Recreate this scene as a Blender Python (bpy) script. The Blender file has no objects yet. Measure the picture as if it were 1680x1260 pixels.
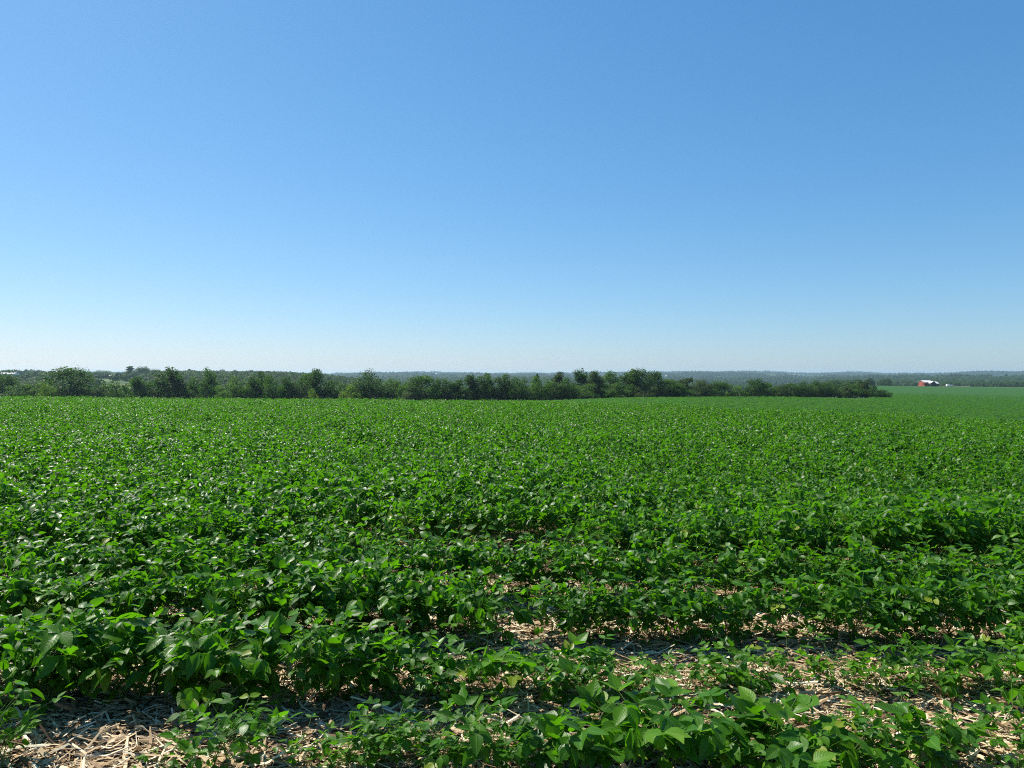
import bpy, math, random
import numpy as np
from mathutils import Vector

random.seed(7)
R = np.random.default_rng(11)
SC = bpy.context.scene
COL = SC.collection
PI = math.pi
F = 1167.0            # focal length of the photograph in its own pixels (1680 wide)
EYE = 1.70
HZ = 615.0            # photograph row of eye level

# ------------------------------------------------------------------ helpers
def link(o, parent=None):
    COL.objects.link(o)
    if parent is not None:
        o.parent = parent
    return o

def tag(o, label=None, cat=None, group=None, kind=None):
    if label: o['label'] = label
    if cat: o['category'] = cat
    if group: o['group'] = group
    if kind: o['kind'] = kind
    return o

def mesh_np(name, verts, faces, mat=None, tone=None, uv=None, smooth=False, extra=None):
    """verts (n,3); faces (m,4) or (m,3) or python list of lists; tone = per-vertex float"""
    me = bpy.data.meshes.new(name)
    verts = np.asarray(verts, np.float32)
    if isinstance(faces, np.ndarray):
        m, k = faces.shape
        me.vertices.add(len(verts)); me.vertices.foreach_set('co', verts.ravel())
        me.loops.add(m*k); me.loops.foreach_set('vertex_index', faces.astype(np.int32).ravel())
        me.polygons.add(m)
        me.polygons.foreach_set('loop_start', np.arange(0, m*k, k, dtype=np.int32))
        me.polygons.foreach_set('loop_total', np.full(m, k, np.int32))
    else:
        me.from_pydata([tuple(v) for v in verts], [], faces)
    me.update(calc_edges=True)
    if tone is not None:
        a = me.attributes.new('tone', 'FLOAT', 'POINT'); a.data.foreach_set('value', np.asarray(tone, np.float32))
    if extra:
        for k2, v2 in extra.items():
            a = me.attributes.new(k2, 'FLOAT', 'POINT'); a.data.foreach_set('value', np.asarray(v2, np.float32))
    if uv is not None:
        l = me.uv_layers.new(name='UVMap')
        vi = np.empty(len(me.loops), np.int32); me.loops.foreach_get('vertex_index', vi)
        l.data.foreach_set('uv', np.asarray(uv, np.float32)[vi].ravel())
    me.polygons.foreach_set('use_smooth', np.full(len(me.polygons), bool(smooth)))
    if mat: me.materials.append(mat)
    return me

def obj(name, me, parent=None, loc=(0, 0, 0)):
    o = bpy.data.objects.new(name, me); o.location = loc
    return link(o, parent)

def empty(name, loc=(0, 0, 0), rz=0):
    o = bpy.data.objects.new(name, None); o.location = loc; o.rotation_euler = (0, 0, rz)
    o.empty_display_size = .2
    return link(o)

class MB:
    """collects simple solids into one mesh"""
    def __init__(s): s.v = []; s.f = []
    def add(s, vs, fs):
        b = len(s.v); s.v += [tuple(v) for v in vs]; s.f += [[i+b for i in f] for f in fs]
    def box(s, x0, x1, y0, y1, z0, z1):
        s.add([(x0,y0,z0),(x1,y0,z0),(x1,y1,z0),(x0,y1,z0),(x0,y0,z1),(x1,y0,z1),(x1,y1,z1),(x0,y1,z1)],
              [[3,2,1,0],[4,5,6,7],[0,1,5,4],[1,2,6,5],[2,3,7,6],[3,0,4,7]])
    def tube(s, pts, rad, n=6, cap=True):
        pts = [Vector(p) for p in pts]; b = len(s.v)
        for i, p in enumerate(pts):
            d = (pts[min(i+1, len(pts)-1)] - pts[max(i-1, 0)]).normalized()
            a = d.orthogonal().normalized(); c = d.cross(a)
            for k in range(n):
                t = 2*PI*k/n
                s.v.append(tuple(p + (a*math.cos(t) + c*math.sin(t))*rad[i]))
        for i in range(len(pts)-1):
            for k in range(n):
                s.f.append([b+i*n+k, b+i*n+(k+1) % n, b+(i+1)*n+(k+1) % n, b+(i+1)*n+k])
        if cap:
            s.f.append([b+k for k in range(n)][::-1]); s.f.append([b+(len(pts)-1)*n+k for k in range(n)])
    def mesh(s, name, mat, smooth=False): return mesh_np(name, np.array(s.v), s.f, mat, smooth=smooth)

# value noise (numpy) for shapes
def _h(i, j, s):
    n = (i*374761393 + j*668265263 + s*974634777) & 0xffffffff
    n = ((n ^ (n >> 13))*1274126177) & 0xffffffff
    return ((n ^ (n >> 16)) & 0xffff)/65535.0
def vnoise(x, y, s=0):
    x = np.asarray(x, float); y = np.asarray(y, float)
    i = np.floor(x).astype(np.int64); j = np.floor(y).astype(np.int64)
    a = x-i; b = y-j; a = a*a*(3-2*a); b = b*b*(3-2*b)
    return (_h(i,j,s)*(1-a)+_h(i+1,j,s)*a)*(1-b) + (_h(i,j+1,s)*(1-a)+_h(i+1,j+1,s)*a)*b

# ------------------------------------------------------------------ materials
def new_mat(name):
    m = bpy.data.materials.new(name); m.use_nodes = True
    nt = m.node_tree; nt.nodes.clear()
    out = nt.nodes.new('ShaderNodeOutputMaterial')
    return m, nt, out
def nd(nt, typ, **kw):
    n = nt.nodes.new(typ)
    for k, v in kw.items(): setattr(n, k, v)
    return n
def ramp(nt, stops, fac=None):
    n = nd(nt, 'ShaderNodeValToRGB'); cr = n.color_ramp
    while len(cr.elements) < len(stops): cr.elements.new(.5)
    for e, (p, c) in zip(cr.elements, stops): e.position = p; e.color = (*c, 1)
    if fac is not None: nt.links.new(fac, n.inputs[0])
    return n
def mixc(nt, a, b, fac, mode='MIX'):
    n = nd(nt, 'ShaderNodeMix', data_type='RGBA', blend_type=mode)
    for sock, v in ((n.inputs[6], a), (n.inputs[7], b), (n.inputs[0], fac)):
        if isinstance(v, (tuple, list)): sock.default_value = (*v, 1)
        elif isinstance(v, (int, float)): sock.default_value = v
        else: nt.links.new(v, sock)
    return n.outputs[2]
def math_(nt, op, a, b=None):
    n = nd(nt, 'ShaderNodeMath', operation=op)
    for s, v in zip(n.inputs, (a, b)):
        if v is None: continue
        if isinstance(v, (int, float)): s.default_value = v
        else: nt.links.new(v, s)
    return n.outputs[0]

def leaf_material(name, dark, mid, light, under, trans, rough=.42, spec=.5, tfac=.35, veins=False, rnd=.25):
    m, nt, out = new_mat(name); L = nt.links.new
    at = nd(nt, 'ShaderNodeAttribute', attribute_name='tone')
    oi = nd(nt, 'ShaderNodeObjectInfo')
    t = math_(nt, 'ADD', at.outputs['Fac'], math_(nt, 'MULTIPLY', math_(nt, 'SUBTRACT', oi.outputs['Random'], .5), rnd))
    col = ramp(nt, [(.05, tuple(.82*c for c in dark)), (.5, tuple(.82*c for c in mid)), (1, tuple(.82*c for c in light))] if not veins else [(.05, dark), (.45, mid), (.86, light), (1, (.17, .22, .018))], t).outputs[0]
    geo = nd(nt, 'ShaderNodeNewGeometry')
    bump = None
    if veins:
        uv = nd(nt, 'ShaderNodeUVMap'); sx = nd(nt, 'ShaderNodeSeparateXYZ'); L(uv.outputs[0], sx.inputs[0])
        v = math_(nt, 'ABSOLUTE', math_(nt, 'SUBTRACT', sx.outputs[1], .5))           # 0 at the midrib
        w = math_(nt, 'SINE', math_(nt, 'MULTIPLY', math_(nt, 'SUBTRACT', sx.outputs[0], math_(nt, 'MULTIPLY', v, .55)), 48.))
        side = math_(nt, 'POWER', math_(nt, 'MAXIMUM', w, 0.), 8.)
        rib = math_(nt, 'LESS_THAN', v, .03)
        vein = math_(nt, 'MAXIMUM', math_(nt, 'MULTIPLY', side, .45), math_(nt, 'MULTIPLY', rib, .8))
        col = mixc(nt, col, (.16, .30, .07), math_(nt, 'MULTIPLY', vein, .5))
        bump = nd(nt, 'ShaderNodeBump'); bump.inputs['Strength'].default_value = .35; bump.inputs['Distance'].default_value = .002
        L(math_(nt, 'SUBTRACT', 1., vein), bump.inputs['Height'])
    col = mixc(nt, col, under, math_(nt, 'MULTIPLY', geo.outputs['Backfacing'], .75))
    p = nd(nt, 'ShaderNodeBsdfPrincipled'); L(col, p.inputs['Base Color'])
    p.inputs['Roughness'].default_value = rough; p.inputs['Specular IOR Level'].default_value = spec
    tr = nd(nt, 'ShaderNodeBsdfTranslucent')
    tc = mixc(nt, trans, tuple(min(1, c*1.5) for c in trans), t)
    L(tc, tr.inputs[0])
    if bump: L(bump.outputs[0], p.inputs['Normal'])
    mx = nd(nt, 'ShaderNodeMixShader'); mx.inputs[0].default_value = tfac
    L(p.outputs[0], mx.inputs[1]); L(tr.outputs[0], mx.inputs[2]); L(mx.outputs[0], out.inputs[0])
    return m

def simple_mat(name, c0, c1, scale=3., rough=.8, bump=.0, spec=.3, stretch=None):
    m, nt, out = new_mat(name); L = nt.links.new
    tc = nd(nt, 'ShaderNodeTexCoord'); no = nd(nt, 'ShaderNodeTexNoise'); no.inputs['Scale'].default_value = scale
    no.inputs['Detail'].default_value = 5
    if stretch:
        mp = nd(nt, 'ShaderNodeMapping'); mp.inputs['Scale'].default_value = stretch
        L(tc.outputs['Object'], mp.inputs[0]); L(mp.outputs[0], no.inputs[0])
    else: L(tc.outputs['Object'], no.inputs[0])
    col = ramp(nt, [(.3, c0), (.7, c1)], no.outputs[0]).outputs[0]
    p = nd(nt, 'ShaderNodeBsdfPrincipled'); L(col, p.inputs['Base Color'])
    p.inputs['Roughness'].default_value = rough; p.inputs['Specular IOR Level'].default_value = spec
    if bump:
        b = nd(nt, 'ShaderNodeBump'); b.inputs['Strength'].default_value = bump; b.inputs['Distance'].default_value = .02
        L(no.outputs[0], b.inputs['Height']); L(b.outputs[0], p.inputs['Normal'])
    L(p.outputs[0], out.inputs[0])
    return m

M_SOY = leaf_material('soy_leaf', (.015, .058, .003), (.033, .117, .004), (.082, .19, .007), (.054, .122, .020), (.095, .31, .003),
                      rough=.38, spec=.20, tfac=.36, veins=True, rnd=.35)
M_STEM = simple_mat('soy_stem', (.07, .13, .03), (.13, .19, .05), 30, .6)
M_FOL = {
    'dark': leaf_material('tree_leaf_dark', (.011, .034, .007), (.027, .070, .010), (.080, .150, .018), (.04, .08, .018), (.055, .15, .009), .6, .15, .30),
    'mid': leaf_material('tree_leaf_mid', (.016, .046, .008), (.040, .094, .012), (.098, .175, .020), (.05, .095, .022), (.072, .19, .012), .6, .15, .32),
    'light': leaf_material('tree_leaf_light', (.026, .066, .010), (.056, .122, .015), (.115, .20, .024), (.065, .115, .028), (.10, .23, .016), .6, .15, .34),
    'yellow': leaf_material('tree_leaf_yellow', (.048, .095, .010), (.098, .175, .016), (.16, .25, .022), (.10, .155, .035), (.17, .31, .018), .6, .15, .36),
    'grey': leaf_material('tree_leaf_grey', (.028, .052, .015), (.056, .090, .026), (.11, .142, .044), (.07, .10, .038), (.085, .155, .03), .65, .15, .30),
    'wood': leaf_material('tree_leaf_wood', (.012, .035, .008), (.026, .064, .011), (.060, .115, .018), (.04, .08, .018), (.05, .13, .010), .65, .12, .25),
}
M_BARK = simple_mat('bark', (.09, .08, .065), (.17, .155, .13), 6, .9, .3)

# ------------------------------------------------------------------ terrain
DD = np.array([0, 12, 28, 36, 45, 60, 100, 150, 200, 250, 300, 450, 600, 800, 1000, 1500, 2200, 3200, 4500, 6000, 9000.])
UU = np.array([-.72, -.36, 0, .2, .36, .51, .72])
ZZ = np.array([0, 0, -.06, -.09, -.11, -.13, -.08, 0, 0, 0, 0, 0, 0, 0, 0, 0, 0, 0, 0, 0, 0]) + np.array([
 # 0  12   28     36    45    60    100   150   200   250   300   450   600   800  1000  1500  2200  3200  4500  6000 9000
 [0, .02, .02,  -.02, -.10, -.75, -2.4, -4.4, -6.0, -7.5, -9,   -9.5, -6.5, -1.5, -3,  -22,  -24,  -8,   2,    6,   6],
 [0, .02, .00,  -.06, -.22, -.95, -2.9, -5.2, -7.0, -8.5, -10,  -10,  -7,   -4,   -4,  -18,  -24,  -8,   2,    6,   6],
 [0, .02, -.05, -.15, -.37, -1.05,-2.7, -4.5, -5.95,-8,   -12,  -20,  -26,  -30,  -32, -30,  -18,  -4,   5,    8,   8],
 [0, .00, -.12, -.26, -.55, -1.83,-2.95,-4.0, -4.9, -7.2, -11,  -20,  -26,  -30,  -32, -30,  -18,  -4,   5,    8,   8],
 [0, .00, -.22, -.50, -1.1, -2.55,-3.65,-4.3, -4.75,-6.6, -10,  -18,  -24,  -28,  -30, -28,  -18,  -4,   5,    8,   8],
 [0, .00, -.34, -.68, -1.4, -2.86,-3.98,-4.8, -5.43,-6.0, -6.5, -7.2, -7.5, -13,  -20, -24,  -16,  -5,   3,    6,   6],
 [0, .00, -.55, -1.2, -2.1, -3.6, -5.0, -6.0, -6.8, -7.3, -7.7, -8.2, -8.5, -14,  -21, -24,  -16,  -6,   2,    5,   5],
], float)
def ground(x, y):
    x = np.asarray(x, float); y = np.asarray(y, float)
    r = np.hypot(x, y) + 1e-6
    c = np.maximum(y/r, .70)
    d = r*c
    u = np.clip(x/np.maximum(y, r*.5), -.9, .9)
    u = np.clip(u, UU[0], UU[-1])
    ui = np.clip(np.searchsorted(UU, u)-1, 0, len(UU)-2); fu = (u-UU[ui])/(UU[ui+1]-UU[ui]); fu = fu*fu*(3-2*fu)
    di = np.clip(np.searchsorted(DD, d)-1, 0, len(DD)-2); fd = np.clip((d-DD[di])/(DD[di+1]-DD[di]), 0, 1)
    z = (ZZ[ui,di]*(1-fd)+ZZ[ui,di+1]*fd)*(1-fu) + (ZZ[ui+1,di]*(1-fd)+ZZ[ui+1,di+1]*fd)*fu
    far = np.clip((d-900)/900, 0, 1)
    far2 = np.clip((d-2000)/1500, 0, 1)
    z = z + far*((vnoise(x/700., y/500., 3)-.5)*16 + (vnoise(x/240., y/200., 4)-.5)*6) + far2*((vnoise(x/620., y/900., 6)-.5)*34 + (vnoise(x/210., y/400., 7)-.5)*12 - 9)
    return z

def ground_mat():
    m, nt, out = new_mat('field_ground'); L = nt.links.new
    geo = nd(nt, 'ShaderNodeNewGeometry')
    def noise(sc, det=5, stretch=None):
        n = nd(nt, 'ShaderNodeTexNoise'); n.inputs['Scale'].default_value = sc; n.inputs['Detail'].default_value = det
        if stretch:
            mp = nd(nt, 'ShaderNodeMapping'); mp.inputs['Scale'].default_value = stretch
            L(geo.outputs['Position'], mp.inputs[0]); L(mp.outputs[0], n.inputs[0])
        else: L(geo.outputs['Position'], n.inputs[0])
        return n.outputs[0]
    soil = ramp(nt, [(.3, (.045, .030, .020)), (.55, (.11, .078, .05)), (.75, (.22, .165, .105))], noise(14, 8)).outputs[0]
    crop = ramp(nt, [(.3, (.014, .058, .005)), (.7, (.024, .088, .006))], noise(.6, 6, (1, .15, 1))).outputs[0]
    vor = nd(nt, 'ShaderNodeTexVoronoi'); vor.inputs['Scale'].default_value = .0042; L(geo.outputs['Position'], vor.inputs[0])
    sp = nd(nt, 'ShaderNodeSeparateColor'); L(vor.outputs['Color'], sp.inputs[0])
    farland = ramp(nt, [(.0, (.03, .06, .016)), (.35, (.04, .085, .02)), (.7, (.06, .10, .03)), (1, (.10, .12, .045))], sp.outputs[0]).outputs[0]
    a = nd(nt, 'ShaderNodeAttribute', attribute_name='crop'); b = nd(nt, 'ShaderNodeAttribute', attribute_name='farland')
    c1 = mixc(nt, soil, crop, a.outputs['Fac']); c2 = mixc(nt, c1, farland, b.outputs['Fac'])
    p = nd(nt, 'ShaderNodeBsdfPrincipled'); L(c2, p.inputs['Base Color']); p.inputs['Roughness'].default_value = .9
    p.inputs['Specular IOR Level'].default_value = .15
    bm = nd(nt, 'ShaderNodeBump'); bm.inputs['Strength'].default_value = .6; bm.inputs['Distance'].default_value = .03
    L(noise(20, 8), bm.inputs['Height']); L(bm.outputs[0], p.inputs['Normal'])
    L(p.outputs[0], out.inputs[0])
    return m

rs = np.concatenate([[0.], np.geomspace(.4, 10, 26), np.geomspace(10.8, 60, 34), np.geomspace(63, 700, 60), np.geomspace(730, 7600, 70)])
front = np.linspace(-.85, .85, 170); back = np.linspace(.85, 2*PI-.85, 42)[1:-1]
ph = np.concatenate([front, back])
gr, gp = np.meshgrid(rs[1:], ph, indexing='ij')
gx = (gr*np.sin(gp)).ravel(); gy = (gr*np.cos(gp)).ravel()
gx = np.concatenate([[0.], gx]); gy = np.concatenate([[0.], gy]); gz = ground(gx, gy)
gd = np.hypot(gx, gy)
near = np.clip((9-gd)/3, 0, 1)
gz = gz + near*(vnoise(gx*3, gy*3, 9)-.5)*.03
npn = len(ph); tri = []
quads = []
for i in range(len(rs)-2):
    for j in range(npn):
        a = 1+i*npn+j; b = 1+i*npn+(j+1) % npn
        quads.append([a, a+npn, b+npn, b])
tri = [[0, 1+j, 1+(j+1) % npn] for j in range(npn)]
uu_ = gx/np.maximum(gy, 1e-3)
cropw = np.clip((gd-14)/20, 0, 1)
edge = np.where((uu_ > .5) & (gy > 0), 660, np.where(gy > 0, 215, 300))
farw = np.clip((gd-edge)/30, 0, 1)
terrain = obj('terrain', mesh_np('terrain', np.stack([gx, gy, gz], 1), tri+quads, ground_mat(), smooth=True,
              extra={'crop': cropw, 'farland': farw}))
tag(terrain, 'gently rolling farmland under the crop and out to the wooded hills', 'ground', kind='structure')

# ------------------------------------------------------------------ soybean plants
def leaflet(nl=5, nw=4):
    """unit leaflet: length 1 along +x, half width along y, normal +z; returns shape function"""
    t = np.linspace(0, 1, nl+1); s = np.linspace(-1, 1, nw+1)
    T, S = np.meshgrid(t, s, indexing='ij')
    W = .36*np.sin(PI*np.clip(T, .02, .985)**.72)**.85*(1-.25*T)
    idx = np.arange((nl+1)*(nw+1)).reshape(nl+1, nw+1)
    fc = np.stack([idx[:-1, :-1], idx[1:, :-1], idx[1:, 1:], idx[:-1, 1:]], -1).reshape(-1, 4)
    return T.ravel(), S.ravel(), W.ravel(), fc
LT, LS, LW, LF = leaflet()
def rotm(axis, ang): return np.array(__import__('mathutils').Matrix.Rotation(ang, 3, axis))

class Foliage:
    def __init__(s): s.V = []; s.Fc = []; s.T = []; s.U = []; s.n = 0
    def leaf(s, p, az, pitch, roll, L, wid, fold, bend, tone, rg):
        x = LT*L; y = LS*LW*L*wid
        wav = .018*L*np.sin(LT*9+rg.random()*6)*np.abs(LS)
        z = fold*np.abs(LS)*LW*L - bend*L*LT**2 + wav
        v = np.stack([x, y, z], 1)
        M = rotm('Z', az) @ rotm('Y', -pitch) @ rotm('X', roll)
        s.V.append(v@M.T + np.asarray(p)); s.Fc.append(LF+s.n); s.n += len(v)
        s.T.append(np.full(len(v), tone)); s.U.append(np.stack([LT, LS*.5+.5], 1))
    def strip(s, p, q, w, tone):                    # thin three-sided petiole
        p = np.asarray(p); q = np.asarray(q); d = q-p; d = d/np.linalg.norm(d)
        a = np.cross(d, [0.3, .2, 1]); a /= np.linalg.norm(a); b = np.cross(d, a)
        ring = [a*w, (-.5*a+.87*b)*w, (-.5*a-.87*b)*w]
        v = np.array([p+r for r in ring]+[q+r*.7 for r in ring])
        f = np.array([[0,1,4,3],[1,2,5,4],[2,0,3,5]])+s.n
        s.V.append(v); s.Fc.append(f); s.n += 6; s.T.append(np.full(6, tone)); s.U.append(np.tile([.1, .5], (6, 1)))
    def mesh(s, name, mat):
        return mesh_np(name, np.concatenate(s.V), np.concatenate(s.Fc), mat, np.concatenate(s.T), np.concatenate(s.U), smooth=True)

def soy_meshes(k, H, size, nodes, branches):
    size *= .70; nodes += 4; branches += 1
    rg = np.random.default_rng(100+k)
    fo = Foliage(); st = MB()
    def trifol(base, az, plen, pel, L, young):
        tip = base + np.array([math.cos(az)*math.cos(pel), math.sin(az)*math.cos(pel), math.sin(pel)])*plen
        mid = (base+tip)/2 + np.array([0, 0, .06*plen])
        fo.strip(base, mid, .0018, .75); fo.strip(mid, tip, .0014, .75)
        tone = np.clip(rg.normal(.40 if not young else .70, .16), 0, 1) if rg.random() > .012 else 1.1
        pt0 = rg.normal(.0, .55)                  # attitude of the whole leaf
        for q in (0, 1, -1):
            a2 = az + q*(1.15+rg.normal(0, .18)) + rg.normal(0, .1)
            off = .022 if q == 0 else .004
            p = tip + np.array([math.cos(a2), math.sin(a2), .1])*off
            if q == 0: fo.strip(tip, p, .0012, .75)
            LL = .9*L*(1.08 if q == 0 else .95)*rg.uniform(.88, 1.1)
            fo.leaf(p, a2, pt0+rg.normal(0, .33), rg.normal(0, .45)+q*.12, LL, rg.uniform(.88, 1.12),
                    rg.uniform(.05, .45), rg.uniform(-.02, .30), np.clip(tone+rg.normal(0, .08), 0, 1.2), rg)
    def axis(base, lean, azl, H, nodes, L0, r0):
        pts = []
        for i in range(6):
            t = i/5
            pts.append(base + np.array([math.cos(azl)*lean*t**1.3, math.sin(azl)*lean*t**1.3, H*t]))
        st.tube(pts, [r0*(1-.55*i/5) for i in range(6)], 5)
        az = rg.uniform(0, 6.28)
        for i in range(nodes):
            t = (i+1.0)/nodes
            f = t*5; a = int(min(f, 4)); p = pts[a]*(1-(f-a)) + pts[a+1]*(f-a)
            az += PI + rg.normal(0, .5)
            young = t > .93
            L = L0*(.62+.55*math.sin(PI*min(1, t*.85)))*(.62 if young else 1)
            plen = (.07+.11*math.sin(PI*t*.8))*(.5 if young else 1)*rg.uniform(.8, 1.25)
            trifol(p, az, plen, rg.uniform(.45, 1.05), L, young)
    axis(np.zeros(3), rg.uniform(0, .06), rg.uniform(0, 6.28), H*.82, nodes, size, .0035)
    for b in range(branches):
        a = rg.uniform(0, 6.28); z = rg.uniform(.05, .15)
        axis(np.array([0, 0, z]), rg.uniform(.07, .14), a, H*rg.uniform(.45, .62), max(3, nodes//2), size*.9, .0022)
    return fo.mesh('soy_foliage', M_SOY), st.mesh('soy_stem', M_STEM, True)

SOY = [soy_meshes(k, *a) for k, a in enumerate([
    (.33, .088, 10, 2), (.35, .094, 10, 2), (.31, .084, 9, 2), (.36, .092, 11, 2), (.33, .098, 9, 2), (.31, .090, 9, 1),
    (.35, .086, 10, 3), (.30, .080, 7, 1), (.27, .074, 6, 1), (.24, .070, 6, 0),
    (.25, .150, 5, 0), (.27, .142, 5, 0), (.23, .156, 4, 0), (.28, .146, 5, 1), (.26, .138, 6, 0)])]

def px2x(px, d): return (px-840.)/F*d
rows = []           # (x, y, scale, proto, rowname)
def putrow(y0, slope, x0, x1, step, sc, small=0., name='', jit=.035, zf=.8, big=0.):
    x = x0
    while x < x1:
        yy = y0 + slope*x + random.gauss(0, jit)
        p = random.randrange(7, 10) if random.random() < small else random.randrange(0, 7)
        if p < 7 and random.random() < big: p = random.randrange(10, 15)
        rows.append((x, yy, sc*random.uniform(.86, 1.14), p, name, zf*1.25 if p >= 10 else zf*1.22 if p < 7 else min(1, zf*1.35)))
        x += step*random.uniform(.6, 1.4)
# nearest row (C)
YC, YB, YA = 2.98, 3.66, 4.45
putrow(YC, 0, px2x(565, YC), px2x(760, YC), .085, .85, .4, 'C', zf=.55)
putrow(YC, 0, px2x(760, YC), px2x(960, YC), .095, .85, .3, 'C', zf=.60, big=.5)
putrow(YC+.05, 0, px2x(930, YC), px2x(1240, YC), .075, 1.0, 0, 'C', zf=.6, big=.9)
putrow(YC, 0, px2x(1240, YC), px2x(1590, YC), .095, .9, .15, 'C', zf=.6, big=.75)
putrow(YC, 0, px2x(1590, YC), px2x(1690, YC), .16, .75, .8, 'C', zf=.7)
for px, s in ((318, .8), (348, 1.0), (378, 1.1), (418, .95), (4, 1.05), (262, .6), (505, .7)): rows.append((px2x(px, YC), YC-.04, s, random.randrange(7, 10), 'C', .85))
# second row (B)
putrow(YB-.05, 0, px2x(-20, YB), px2x(440, YB), .052, 1.06, .05, 'B', jit=.07, zf=.82, big=.45)
putrow(YB-.05, 0, px2x(475, YB), px2x(640, YB), .06, 1.04, .1, 'B', jit=.06, zf=.78, big=.5)
putrow(YB, 0, px2x(640, YB), px2x(940, YB), .085, .88, .4, 'B', zf=.66, big=.5)
putrow(YB, 0, px2x(940, YB), px2x(1180, YB), .10, .85, .4, 'B', zf=.64, big=.3)
putrow(YB+.06, 0, px2x(1190, YB), px2x(1330, YB), .11, .85, .5, 'B', zf=.62, big=.5)
for px in (1375, 1395, 1432, 1448): rows.append((px2x(px, YB), YB+random.gauss(.05, .03), .82, random.randrange(7, 10), 'B', .85))
putrow(YB+.08, 0, px2x(1510, YB), px2x(1720, YB), .11, .85, .5, 'B', zf=.64, big=.5)
# third row (A)
putrow(YA, -.025, px2x(-20, YA), px2x(835, YA), .056, 1.04, .0, 'A', jit=.07, zf=.82, big=.25)
putrow(YA, -.025, px2x(905, YA), px2x(1130, YA), .066, 1.0, .05, 'A', zf=.78)
putrow(YA, -.025, px2x(1140, YA), px2x(1480, YA), .078, .96, .15, 'A', zf=.74)
putrow(YA, -.025, px2x(1480, YA), px2x(1710, YA), .07, 1.0, .05, 'A', zf=.78)
# fourth row (D)
YD = 5.22
putrow(YD, -.02, px2x(-20, YD), px2x(900, YD), .064, 1.05, .0, 'D', zf=.84)
putrow(YD, -.02, px2x(900, YD), px2x(1700, YD), .070, 1.0, .08, 'D', zf=.80)
rows.sort(key=lambda r: r[1])
NIND = 300
singles = rows[:NIND]; rest = rows[NIND:]

ROWINFO = {
 'C': ('nearest row', 'soybean plants of the nearest row'),
 'B': ('second row', 'soybean plants of the second row'),
 'A': ('third row', 'soybean plants of the third row'),
 'D': ('fourth row', 'soybean plants of the fourth row')}
def soy_label(x, y, p, name):
    px = 840+x/y*F; sz = 'small' if 7 <= p < 10 else 'broad leaved' if p >= 10 else 'bushy'
    if name == 'C':
        if px < 480: return 'small soybean plant alone on the bare straw in front of the second row'
        if px > 1580: return f'{sz} soybean plant at the thin right end of the nearest row'
        if px < 930: return f'{sz} soybean plant in the nearest row, left of its big leaved clump'
        if px < 1250: return f'{sz} soybean plant in the tall big leaved clump of the nearest row'
        return f'{sz} soybean plant in the nearest row, right of its big leaved clump'
    if name == 'B':
        if px < 460: return f'{sz} soybean plant in the thick left stretch of the second row'
        if px < 660: return f'{sz} soybean plant in the second row just right of its straw gap'
        if px < 1185: return f'{sz} soybean plant in the thin middle stretch of the second row'
        if px < 1350: return f'{sz} soybean plant in the second row beyond the clump, before the straw gap'
        if px < 1490: return 'small soybean plant standing alone in the right straw gap of the second row'
        return f'{sz} soybean plant at the right end of the second row, past the gap'
    if name == 'A':
        if px < 860: return f'{sz} soybean plant in the third row, left of the small straw opening'
        if px < 1135: return f'{sz} soybean plant in the third row, just right of the straw opening'
        return f'{sz} soybean plant in the thinner right part of the third row'
    return f'{sz} soybean plant in the fourth row, where the leaves start to close over'
random.seed(21)
for x, y, s, p, name, zf in singles:
    e = empty('soybean_plant', (x, y, float(ground(x, y))), random.uniform(0, 6.28))
    e.rotation_euler = (random.gauss(0, .07), random.gauss(0, .07), random.uniform(0, 6.28))
    e.scale = (s, s, s*zf*random.uniform(.92, 1.1))
    f_, t_ = SOY[p]
    obj('foliage', f_, e); obj('stem', t_, e)
    tag(e, soy_label(x, y, p, name), 'soybean plant', ROWINFO[name][1])
SRC = []
for q in range(10):
    SRC.append(next(o for o in bpy.data.objects if o.type == 'MESH' and o.data == SOY[q][0]))

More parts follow.
